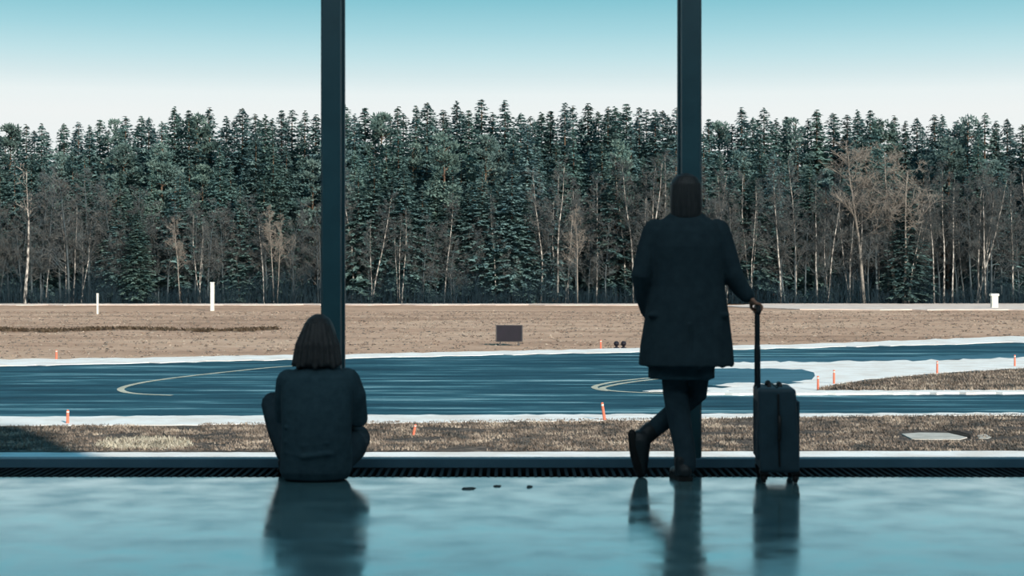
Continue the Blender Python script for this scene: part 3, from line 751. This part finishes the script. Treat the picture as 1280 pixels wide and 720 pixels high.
# --- bare trees of the forest edge
white = [(57, 300, 0), (82, 262, 0), (92, 255, 0), (101, 270, 0), (250, 265, 0), (300, 268, 0), (330, 262, 0), (440, 215, 0), (460, 240, 0), (500, 262, 0), (555, 246, 0), (620, 240, 0), (676, 216, 0), (692, 200, 0), (710, 214, 0), (746, 220, 0), (782, 195, 0), (792, 205, 0), (806, 195, 0), (818, 190, 0), (830, 205, 0),
         (884, 195, 0), (893, 215, 0), (913, 210, 0), (940, 215, 0), (977, 205, 0), (994, 198, 0), (1022, 220, 0), (1030, 230, 0), (1062, 215, 0), (1075, 240, 0), (1098, 225, 0), (1110, 235, 0), (1126, 240, .08), (1136, 232, .12), (1180, 205, .05), (1190, 220, .06), (1205, 235, -.05), (1216, 215, .05), (1224, 225, .1), (1232, 208, 0), (1266, 210, .03), (1290, 214, 0), (-20, 250, 0), (1320, 212, 0)]
for i, (px, py, ln) in enumerate(white):
    d = rnd.uniform(209.2, 212.5); k = PANE(px)
    plant('birch', i, px, d, height_for(py, d), 'birch_tree', 'white-stemmed bare birch at the forest edge, seen through the %s window pane' % k, 'tree', 'birches in the %s pane' % k, 1.0, ln)
plant('birch', 0, 1168, 208.6, height_for(212, 208.6), 'birch_tree', 'brightest straight white birch standing forward of the forest, left of the white cabinet', 'tree', None, .8, .008)
plant('snag', 0, 31, 209.0, height_for(212, 209.0), 'birch_tree', 'forked pale birch with few branches on the far left of the forest', 'tree')
px = -60; i = 0
while px < 1340:
    d = rnd.uniform(210.5, 214.5); k = PANE(px)
    lo = np.interp(px, [-60, 120, 150, 300, 420, 450, 560, 660, 760, 860, 960, 1100, 1340], [222, 220, 240, 250, 246, 250, 276, 262, 252, 250, 244, 234, 226])
    py = lo+rnd.uniform(-10, 34)
    plant('bare', i, px, d, height_for(py, d), 'bare_tree', 'brown leafless tree in the forest edge, seen through the %s window pane' % k, 'tree', 'brown bare trees in the %s pane' % k, rnd.uniform(.9, 1.25))
    px += rnd.uniform(13, 21); i += 1
for px, py, v, wd, lab in ((1080, 190, 0, 1.3, 'broad pale bare tree with spreading sunlit crown, nearer the standing person of two'), (1124, 186, 1, 1.3, 'broad pale bare tree with spreading sunlit crown behind the single dark young spruce')):
    plant('pale', v, px, 209.8, height_for(py, 209.8), 'bare_tree', lab, 'tree', None, wd)
for px, py, v, lab in ((225, 275, 2, 'pale spreading bare tree at the forest edge right of the far left young spruce'), (345, 262, 1, 'pale spreading bare tree at the forest edge beside the seated person\'s window post'), (722, 262, 2, 'pale spreading bare tree in the middle of the forest edge')):
    plant('pale', v, px, 209.6, height_for(py, 209.6), 'bare_tree', lab, 'tree', None, .8)

# the forest runs on past both edges of the view
for side, x0, x1 in (('left', -330, -80), ('right', 1360, 1610)):
    px = x0; i = 0
    while px < x1:
        d = rnd.uniform(214, 238)
        plant('spruce', i*3, px, d, height_for(rnd.uniform(150, 172), d), 'spruce_tree', 'dark spruce where the forest runs on past the %s window pane' % side, 'tree', 'outer spruces on the %s' % side, 1.5)
        px += rnd.uniform(14, 20); i += 1

def undergrowth():
    r = random.Random(77); t = Tri()
    for i in range(8500):
        px = r.uniform(-330, 1610); d = 208.4+abs(r.gauss(0, 2.2)); x = (px-640)/F*d
        cl = .5+.5*math.sin(px*.045+math.sin(px*.011)*3)
        h = r.uniform(.6, 2.2)+r.random()**2*4.0*cl
        p = np.array((x, d, GZ-.05)); dx = r.gauss(0, .22)*h; dy = r.gauss(0, .15)*h
        q = p+np.array((dx*.45, dy*.45, h*.55)); e = p+np.array((dx, dy, h))
        t.tube([p, q, e], [.024, .016, .007], 3)
        for _ in range(3):
            s = p+(e-p)*r.uniform(.3, .9); f = s+np.array((r.gauss(0, .3)*h*.5, r.gauss(0, .3)*h*.4, r.uniform(.08, .35)*h)); t.tube([s, f], [.013, .006], 3)
    o = link('undergrowth', t.mesh('undergrowth'), M['brush']); tag(o, 'tangled brown undergrowth along the foot of the forest', 'undergrowth', kind='stuff')
undergrowth()

# ------------------------------------------------------------------ suitcase
S = DP/F
sx = lambda px: (px-640)*S
case = empty('suitcase', (sx(970), DP, 0), math.radians(-4))
tag(case, 'dark upright wheeled suitcase with raised handle beside the standing person', 'suitcase')
bm = bmesh.new()
v = box(bm, -.104, .118, -.19, .19, .062, .535)
for q in v:
    if q.co.z > .3: q.co.x = -.118 if q.co.x < 0 else .094
bmesh.ops.bevel(bm, geom=bm.edges[:], offset=.028, segments=4, affect='EDGES', profile=.6)
obj('shell', bm, M['case'], case, True)
bm = bmesh.new()                                     # ribs pressed into the two broad faces
for y in (-.13, -.065, 0, .065, .13):
    box(bm, -.119, -.10, y-.012, y+.012, .13, .46, .006); box(bm, .10, .119, y-.012, y+.012, .13, .46, .006)
obj('ribs', bm, M['case'], case)
bm = bmesh.new()                                     # zip line round the middle
for (a, b) in (((-.194, .10), (-.194, .50)), ((.194, .10), (.194, .50))):
    tube(bm, [(.002, a[0], a[1]), (-.006, b[0], b[1])], .006, 8)
tube(bm, [(-.008, -.16, .538), (-.008, .16, .538)], .005, 8)
obj('zip', bm, M['casetrim'], case, True)
bm = bmesh.new()                                     # top carry handle
tube(bm, [(-.045, -.07, .53), (-.045, -.065, .552), (-.045, 0, .558), (-.045, .065, .552), (-.045, .07, .53)], .012, 10)
obj('carry_handle', bm, M['casetrim'], case, True)
bm = bmesh.new(); tube(bm, [(.018, -.05, .53), (.018, -.045, .548), (.018, .045, .548), (.018, .05, .53)], .012, 10)
obj('lock', bm, M['casetrim'], case, True)
bm = bmesh.new(); tube(bm, [(.0, -.19, .24), (.0, -.212, .26), (.0, -.212, .36), (.0, -.19, .38)], .010, 10); obj('side_handle', bm, M['casetrim'], case, True)
for y in (-.085, .085):
    bm = bmesh.new()
    tube(bm, [(-.105, y, .50), (-.106, y, .76)], .0105, 10); tube(bm, [(-.106, y, .75), (-.107, y, .972)], .008, 10)
    obj('rod', bm, M['rod'], case, True)
bm = bmesh.new(); tube(bm, [(-.107, -.1, .958), (-.107, -.098, .975), (-.107, -.08, .985), (-.107, .08, .985), (-.107, .098, .975), (-.107, .1, .958)], .0135, 12)
obj('grip', bm, M['casetrim'], case, True)
for x in (-.082, .094):
    for y in (-.15, .15):
        bm = bmesh.new(); box(bm, x-.024, x+.024, y-.028, y+.028, .05, .075, .006); box(bm, x-.019, x-.014, y-.012, y+.012, .018, .055, .002); box(bm, x+.014, x+.019, y-.012, y+.012, .018, .055, .002)
        w_ = obj('caster', bm, M['casetrim'], case)
        bm = bmesh.new()
        rings(bm, [[Vector((x+dx, y+math.cos(2*PI*i/18)*r, .0265+math.sin(2*PI*i/18)*r)) for i in range(18)] for dx, r in ((-.012, .020), (-.009, .026), (.009, .026), (.012, .020))])
        obj('wheel', bm, M['sole'], w_, True)

# ------------------------------------------------------------------ standing person
def hand(bm, wrist, pts_fingers, palm, thumb, fr=.0088):
    for c, r, rot in palm: ell(bm, c, r, rot)
    for f in pts_fingers: tube(bm, f, [fr*1.05]+[fr]*(len(f)-2)+[fr*.85], 10)
    tube(bm, thumb, [fr*1.35, fr*1.2, fr], 10)

def head(bm, c, yaw=0.0, pitch=0.0):
    R = Matrix.Rotation(yaw, 3, 'Z') @ Matrix.Rotation(pitch, 3, 'X')
    P = lambda x, y, z: Vector(c)+R @ Vector((x, y, z))
    ell(bm, P(0, -.005, .02), (.074, .094, .092), R); ell(bm, P(0, .022, -.045), (.056, .066, .066), R); ell(bm, P(0, .055, -.085), (.03, .03, .026), R)
    tube(bm, [P(0, .085, .012), P(0, .104, -.018), P(0, .106, -.028)], [.009, .012, .013], 10)          # nose
    for s in (-1, 1):
        ell(bm, P(s*.076, -.002, -.012), (.010, .020, .031), R); ell(bm, P(s*.014, .094, -.032), (.010, .010, .008), R)
        ell(bm, P(s*.032, .076, .022), (.022, .012, .008), R)
    tube(bm, [P(-.022, .082, -.060), P(0, .090, -.058), P(.022, .082, -.060)], [.005, .007, .005], 8)
    tube(bm, [P(-.018, .080, -.071), P(0, .088, -.071), P(.018, .080, -.071)], [.005, .007, .005], 8)
    return P

def eyes(P, parent):
    for s in (-1, 1):
        bm = bmesh.new(); ell(bm, P(s*.031, .0775, .006), (.0115, .0115, .0085)); obj('eye', bm, M['eye'], parent, True)

per = sx(858)
bm = bmesh.new()
loft(bm, [(.84, 0, 0, .12, .09), (.92, 0, 0, .165, .115), (1.08, 0, 0, .135, .1), (1.28, 0, 0, .165, .115), (1.42, 0, 0, .17, .095), (1.47, 0, 0, .11, .075), (1.50, 0, .0, .06, .06)])
tube(bm, [(0, 0, 1.44), (0, .006, 1.52), (0, .012, 1.60)], [.064, .056, .054])
HP = head(bm, (-.004, .02, 1.632))
# arms
tube(bm, [(-.17, 0, 1.43), (-.22, -.01, 1.30), (-.262, -.02, 1.165), (-.235, .05, 1.04), (-.205, .105, .955)], [.055, .05, .042, .037, .028])
tube(bm, [(.17, 0, 1.43), (.22, -.005, 1.30), (.262, -.01, 1.165), (.318, .0, 1.09), (.362, .0, 1.036)], [.055, .05, .042, .036, .027])
# legs
tube(bm, [(-.08, 0, .90), (-.065, .01, .70), (-.055, .02, .50), (-.035, -.01, .30), (-.012, -.01, .09)], [.095, .082, .056, .05, .036])
tube(bm, [(.08, 0, .90), (.078, .06, .70), (.066, .11, .49), (-.06, .115, .375), (-.205, .10, .255)], [.095, .082, .058, .05, .036])
# left hand resting in the pocket
R0 = Matrix.Rotation(.5, 3, 'X')
hand(bm, None, [[(-.215+.021*k, .135, .905), (-.213+.021*k, .155, .875), (-.212+.021*k, .160, .85-.006*abs(k-1.5)), (-.211+.021*k, .155, .828-.005*abs(k-1.5))] for k in range(4)],
     [((-.19, .122, .93), (.044, .018, .046), R0)], [(-.155, .115, .94), (-.135, .13, .915), (-.132, .145, .89)])
# right hand closed round the suitcase grip
gx, gz = sx(970)-.107-per, .985
fing = []
for k in range(4):
    y = -.034+.0215*k; rr = .0235
    ang = (128, 70, 12, -48, -105)
    fing.append([(gx+math.cos(math.radians(a))*(rr+.003*(i == 0)), y, gz+math.sin(math.radians(a))*(rr+.003*(i == 0))) for i, a in enumerate(ang)])
hand(bm, None, fing, [((gx-.024, -.002, gz+.034), (.032, .044, .015), Matrix.Rotation(.75, 3, 'Y'))], [(gx-.03, .036, gz+.028), (gx-.030, .036, gz+.0), (gx-.018, .028, gz-.018)])
# feet
tube(bm, [(-.015, -.03, .06), (-.02, .06, .045), (-.03, .17, .028)], [.04, .04, .024])
tube(bm, [(-.262, .075, .225), (-.262, .098, .13), (-.252, .125, .035)], [.036, .036, .022])
tube(bm, [(-.20, .10, .262), (-.25, .09, .225)], [.036, .036])
person = fused('person', bm, M['skin'], None, .0055, 2)
person.location = (per, DP, 0)
tag(person, 'person in a black knee-length coat standing with crossed legs, holding a suitcase handle', 'person')
eyes(HP, person)
# hair
bm = bmesh.new()
ell(bm, (-.004, .004, 1.662), (.088, .104, .092)); 
loft(bm, [(1.475, -.004, -.03, .07, .05), (1.50, -.004, -.03, .088, .07), (1.56, -.004, -.025, .092, .082), (1.63, -.004, -.012, .092, .095), (1.69, -.004, -.004, .088, .1), (1.735, -.004, 0, .06, .08)], power=2.3)
fused('hair', bm, M['hair'], person, .007, 3)
# coat
bm = bmesh.new()
secs = [(.655, -.001, -.005, .272, .205), (.70, -.001, -.005, .269, .2), (.78, .0, 0, .262, .188), (.96, .004, 0, .236, .165), (1.10, .004, 0, .212, .148), (1.22, .002, 0, .208, .146), (1.33, 0, 0, .214, .148),
        (1.42, 0, 0, .212, .128), (1.465, 0, 0, .185, .11), (1.495, 0, 0, .13, .095), (1.525, -.002, 0, .09, .085), (1.56, -.002, .0, .084, .085)]
loft(bm, secs, 40, 2.35)
tube(bm, [(-.178, 0, 1.418), (-.222, -.01, 1.30), (-.256, -.02, 1.17), (-.238, .04, 1.06), (-.205, .09, .965)], [.074, .066, .062, .056, .052])
tube(bm, [(.178, 0, 1.418), (.222, -.005, 1.30), (.262, -.01, 1.168), (.312, .0, 1.095), (.346, .0, 1.054)], [.074, .066, .062, .052, .044])
for i in range(9):                                   # folds falling towards the hem
    a = -2.6+i*.62; 
    tube(bm, [(.255*math.cos(a), -.005+.19*math.sin(a), .662), (.225*math.cos(a), .158*math.sin(a), .92)], [.018, .008], 8)
box(bm, -.005, .005, -.2, -.14, .66, .9)
for s in (-1, 1):                                    # pocket flaps
    box(bm, s*.2-.03, s*.2+.03, -.13, -.09, .93, .96, .008)
fused('coat', bm, M['coat'], person, .0075, 3)
bm = bmesh.new(); loft(bm, [(.578, -.028, .01, .190, .15), (.62, -.028, .01, .189, .15), (.72, -.018, .005, .19, .15), (.84, -.01, 0, .18, .14)], 36, 2.3)
tube(bm, [(.1, -.1, .62), (.1, -.1, .76)], .05, 10)
fused('tunic', bm, M['cloth'], person, .0075, 3)
# trousers
bm = bmesh.new()
loft(bm, [(.78, 0, 0, .165, .125), (.90, 0, 0, .175, .13), (1.0, 0, 0, .15, .115)])
tube(bm, [(-.062, 0, .86), (-.066, .01, .66), (-.062, .02, .50), (-.034, 0, .30), (-.012, -.005, .19), (-.008, -.008, .085)], [.098, .082, .072, .066, .062, .064])
tube(bm, [(.065, 0, .86), (.066, .06, .66), (.064, .105, .485), (-.055, .118, .378), (-.19, .104, .268)], [.098, .082, .07, .060, .052])
fused('trousers', bm, M['trouser'], person, .007, 3)
# shoes
def shoe_standing(y0, cx, yaw):
    bm = bmesh.new(); R = Matrix.Rotation(yaw, 3, 'Z')
    for q, r in (((0, -.045, .05), (.042, .05, .048)), ((0, .04, .042), (.044, .085, .042)), ((0, .13, .032), (.046, .075, .032))): ell(bm, Vector((cx, y0, 0))+R @ Vector(q), r, R)
    tube(bm, [(cx, y0-.02, .05), (cx, y0-.02, .12)], [.048, .05], 14)
    return bm
a = fused('shoe', shoe_standing(.0, -.022, .12), M['shoe'], person, .006, 2)
bm = bmesh.new()
P2 = [(-.04, -.085), (.0, -.095), (.04, -.085), (.045, 0), (.05, .12), (.035, .19), (0, .21), (-.035, .19), (-.05, .12), (-.045, 0)]
R = Matrix.Rotation(.12, 3, 'Z')
rings(bm, [[Vector((-.022, 0, z)) + R @ Vector((x, y, 0)) for x, y in P2] for z in (0.001, .024)])
obj('sole', bm, M['sole'], a)
bm = bmesh.new()                                      # the crossing foot, balanced on its toe
hx, hz = -.262, .235
ell(bm, (-.264, .062, .222), (.064, .05, .054)); ell(bm, (-.252, .085, .225), (.064, .05, .052))
tube(bm, [(-.262, .07, .21), (-.260, .095, .13), (-.250, .122, .045)], [.064, .056, .038], 16)
ell(bm, (-.246, .128, .038), (.038, .04, .036))
tube(bm, [(-.195, .10, .268), (-.245, .085, .228)], [.054, .054], 14)
b = fused('shoe', bm, M['shoe'], person, .006, 3)
bm = bmesh.new(); tube(bm, [(-.310, .030, .262), (-.304, .036, .20), (-.292, .052, .13), (-.268, .082, .04), (-.262, .09, .016)], [.022, .024, .026, .022, .014], 12); obj('sole', bm, M['sole'], b, True)

# ------------------------------------------------------------------ seated person
seat_x = sx(395)
bm = bmesh.new()
loft(bm, [(.01, 0, 0, .15, .11), (.06, 0, 0, .18, .135), (.14, 0, 0, .175, .13), (.28, 0, -.01, .15, .115), (.44, .005, .02, .165, .12), (.55, .008, .05, .165, .10), (.61, .008, .065, .11, .08), (.645, .006, .08, .06, .06)])
tube(bm, [(.006, .07, .60), (.004, .095, .67), (.002, .115, .74)], [.062, .055, .053])
HP2 = head(bm, (0, .13, .795), .12, -.25)
tube(bm, [(-.15, .06, .56), (-.185, .09, .46), (-.195, .13, .345), (-.15, .25, .345), (-.085, .355, .395)], [.055, .05, .042, .037, .028])
tube(bm, [(.15, .06, .56), (.205, .08, .46), (.222, .11, .345), (.13, .24, .345), (.03, .345, .375)], [.055, .05, .042, .037, .028])
tube(bm, [(-.085, .03, .11), (-.20, .18, .27), (-.288, .30, .405), (-.265, .345, .24), (-.225, .36, .075)], [.095, .085, .058, .05, .036])
tube(bm, [(.09, .03, .11), (.17, .15, .17), (.208, .25, .205), (.10, .335, .11), (-.01, .36, .065)], [.095, .085, .06, .05, .036])
tube(bm, [(-.22, .34, .05), (-.225, .42, .04), (-.23, .475, .026)], [.038, .036, .022]); tube(bm, [(.01, .365, .055), (-.05, .40, .04), (-.11, .42, .03)], [.038, .036, .022])
# hands laid one over the other in front of the raised knee
hand(bm, None, [[(-.058, .372+.0, .41-.021*k), (-.030, .396, .408-.021*k), (-.004, .398, .402-.02*k), (.014, .388, .398-.02*k)] for k in range(4)], [((-.076, .366, .38), (.030, .020, .044), Matrix.Rotation(-.5, 3, 'Z'))], [(-.085, .36, .415), (-.062, .37, .438), (-.036, .38, .44)])
hand(bm, None, [[(.0, .36, .365-.02*k), (-.026, .366, .36-.02*k), (-.05, .36, .352-.02*k), (-.064, .348, .35-.02*k)] for k in range(4)], [((.018, .352, .345), (.032, .018, .042), Matrix.Rotation(.4, 3, 'Z'))], [(.02, .342, .38), (.0, .336, .398), (-.02, .338, .402)])
sit = fused('person', bm, M['skin'], None, .0055, 2)
sit.location = (seat_x, DP, 0)
tag(sit, 'person with long dark hair sitting on the floor, back turned, one knee drawn up', 'person')
eyes(HP2, sit)
bm = bmesh.new()                                     # hair falling wide over the shoulders
loft(bm, [(.645, .0, .03, .130, .07), (.69, .0, .05, .138, .095), (.74, .0, .075, .126, .11), (.79, .0, .095, .113, .118), (.84, .0, .11, .100, .118), (.885, .001, .12, .082, .108), (.92, .002, .125, .060, .085), (.942, .002, .125, .026, .04)], 36)
for i in range(11):
    a = PI+.15+i*(PI-.3)/10; tube(bm, [(.134*math.cos(a), .05+.098*math.sin(a), .655+.012*math.sin(i*2.1)), (.118*math.cos(a), .085+.114*math.sin(a), .77), (.07*math.cos(a), .118+.1*math.sin(a), .89)], [.014, .013, .01], 8)
h = fused('hair', bm, M['hair'], sit, .006, 2)
bm = bmesh.new()                                     # loose sweater
loft(bm, [(.012, 0, -.01, .185, .125), (.05, 0, -.01, .205, .145), (.14, .004, -.01, .205, .148), (.26, .006, -.02, .198, .14), (.40, .006, 0, .205, .142), (.52, .006, .03, .208, .132), (.585, .005, .05, .190, .118), (.63, .004, .07, .13, .1), (.665, .003, .085, .08, .08)], 40, 2.4)
tube(bm, [(-.162, .05, .555), (-.184, .08, .46), (-.195, .13, .35), (-.155, .24, .345), (-.105, .325, .375)], [.075, .066, .062, .055, .046])
tube(bm, [(.172, .05, .56), (.214, .07, .47), (.226, .10, .345), (.135, .23, .335), (.055, .315, .36)], [.078, .068, .066, .056, .046])
for k, z in enumerate((.16, .22, .30)):              # creases at the waist
    tube(bm, [(-.16, -.11, z+.01), (-.05, -.158+.01*k, z-.012), (.08, -.157+.01*k, z+.006), (.17, -.10, z-.004)], [.010, .014, .014, .010], 8)
fused('sweater', bm, M['cloth'], sit, .0075, 3)
bm = bmesh.new()
loft(bm, [(.005, 0, .0, .18, .13), (.06, 0, 0, .202, .15), (.14, 0, .01, .19, .14), (.2, 0, .01, .16, .12)])
tube(bm, [(-.09, .03, .115), (-.20, .18, .27), (-.290, .30, .408), (-.266, .345, .25), (-.225, .36, .11)], [.11, .096, .073, .066, .058])
tube(bm, [(.10, .03, .115), (.185, .15, .19), (.210, .25, .215), (.10, .335, .12), (.015, .36, .075)], [.11, .105, .085, .066, .056])
fused('trousers', bm, M['trouser'], sit, .007, 3)
bm = bmesh.new()
for q, r in (((-.225, .35, .055), (.044, .05, .05)), ((-.227, .41, .042), (.044, .075, .04)), ((-.23, .46, .034), (.044, .06, .032))): ell(bm, q, r)
a = fused('shoe', bm, M['shoe'], sit, .006, 2)
bm = bmesh.new(); rings(bm, [[Vector((-.227+x*.95, .405+(y-.06)*.82, z)) for x, y in P2] for z in (.006, .022)]); obj('sole', bm, M['sole'], a)
bm = bmesh.new()
R = Matrix.Rotation(1.1, 3, 'Z')
for q, r in (((.02, .365, .055), (.044, .05, .048)), ((-.04, .395, .045), (.044, .075, .04)), ((-.09, .42, .036), (.044, .06, .032))): ell(bm, q, r, R)
a = fused('shoe', bm, M['shoe'], sit, .006, 2)
bm = bmesh.new(); rings(bm, [[Vector((-.03, .392, z)) + R @ Vector((x*.95, (y-.06)*.8, 0)) for x, y in P2] for z in (.006, .022)]); obj('sole', bm, M['sole'], a)

# ------------------------------------------------------------------ sky, sun, camera
W = bpy.data.worlds.new('sky'); SC.world = W; W.use_nodes = True
nt = W.node_tree; nt.nodes.clear()
out = nt.nodes.new('ShaderNodeOutputWorld'); bg = nt.nodes.new('ShaderNodeBackground')
tc = nt.nodes.new('ShaderNodeTexCoord'); sp = nt.nodes.new('ShaderNodeSeparateXYZ')
nt.links.new(tc.outputs['Generated'], sp.inputs[0])
mul = nt.nodes.new('ShaderNodeMath'); mul.operation = 'MULTIPLY'; mul.inputs[1].default_value = 2.0
nt.links.new(sp.outputs['Z'], mul.inputs[0])
r = ramp(nt, [(0, lin(250, 246, 244)), (.19, lin(254, 247, 245)), (.215, lin(248, 246, 245)), (.238, lin(226, 236, 238)), (.262, lin(204, 229, 234)), (.292, lin(176, 217, 226)), (.34, lin(132, 196, 210)), (.6, lin(98, 166, 190)), (1.0, lin(70, 134, 168))])
nt.links.new(mul.outputs[0], r.inputs['Fac']); nt.links.new(r.outputs[0], bg.inputs['Color'])
bg.inputs['Strength'].default_value = 1.08
nt.links.new(bg.outputs[0], out.inputs['Surface'])

sun = bpy.data.lights.new('sun', 'SUN'); sun.energy = 6.3; sun.angle = math.radians(1.2); sun.color = (1.0, .865, .77)
so = bpy.data.objects.new('sun', sun); COL.objects.link(so)
el = math.radians(27); hx, hy = -.464, .886
dv = Vector((hx*math.cos(el), hy*math.cos(el), -math.sin(el)))
so.rotation_euler = dv.to_track_quat('-Z', 'Y').to_euler(); so.location = (20, -30, 30)

cam = bpy.data.cameras.new('camera'); co = bpy.data.objects.new('camera', cam); COL.objects.link(co)
co.location = (0, 0, CAMZ); co.rotation_euler = (PI/2, 0, 0)
cam.sensor_width = 36; cam.lens = F/1280*36; cam.shift_y = -(360-HOR)/1280; cam.clip_end = 2000
cam.dof.use_dof = True; cam.dof.focus_distance = 120; cam.dof.aperture_fstop = 6.3
SC.camera = co
SC.view_settings.view_transform = 'Standard'; SC.view_settings.look = 'None'
SC.view_settings.exposure = 0; SC.view_settings.gamma = 1; SC.view_settings.use_curve_mapping = False
SC.cycles.max_bounces = 8; SC.cycles.transparent_max_bounces = 12
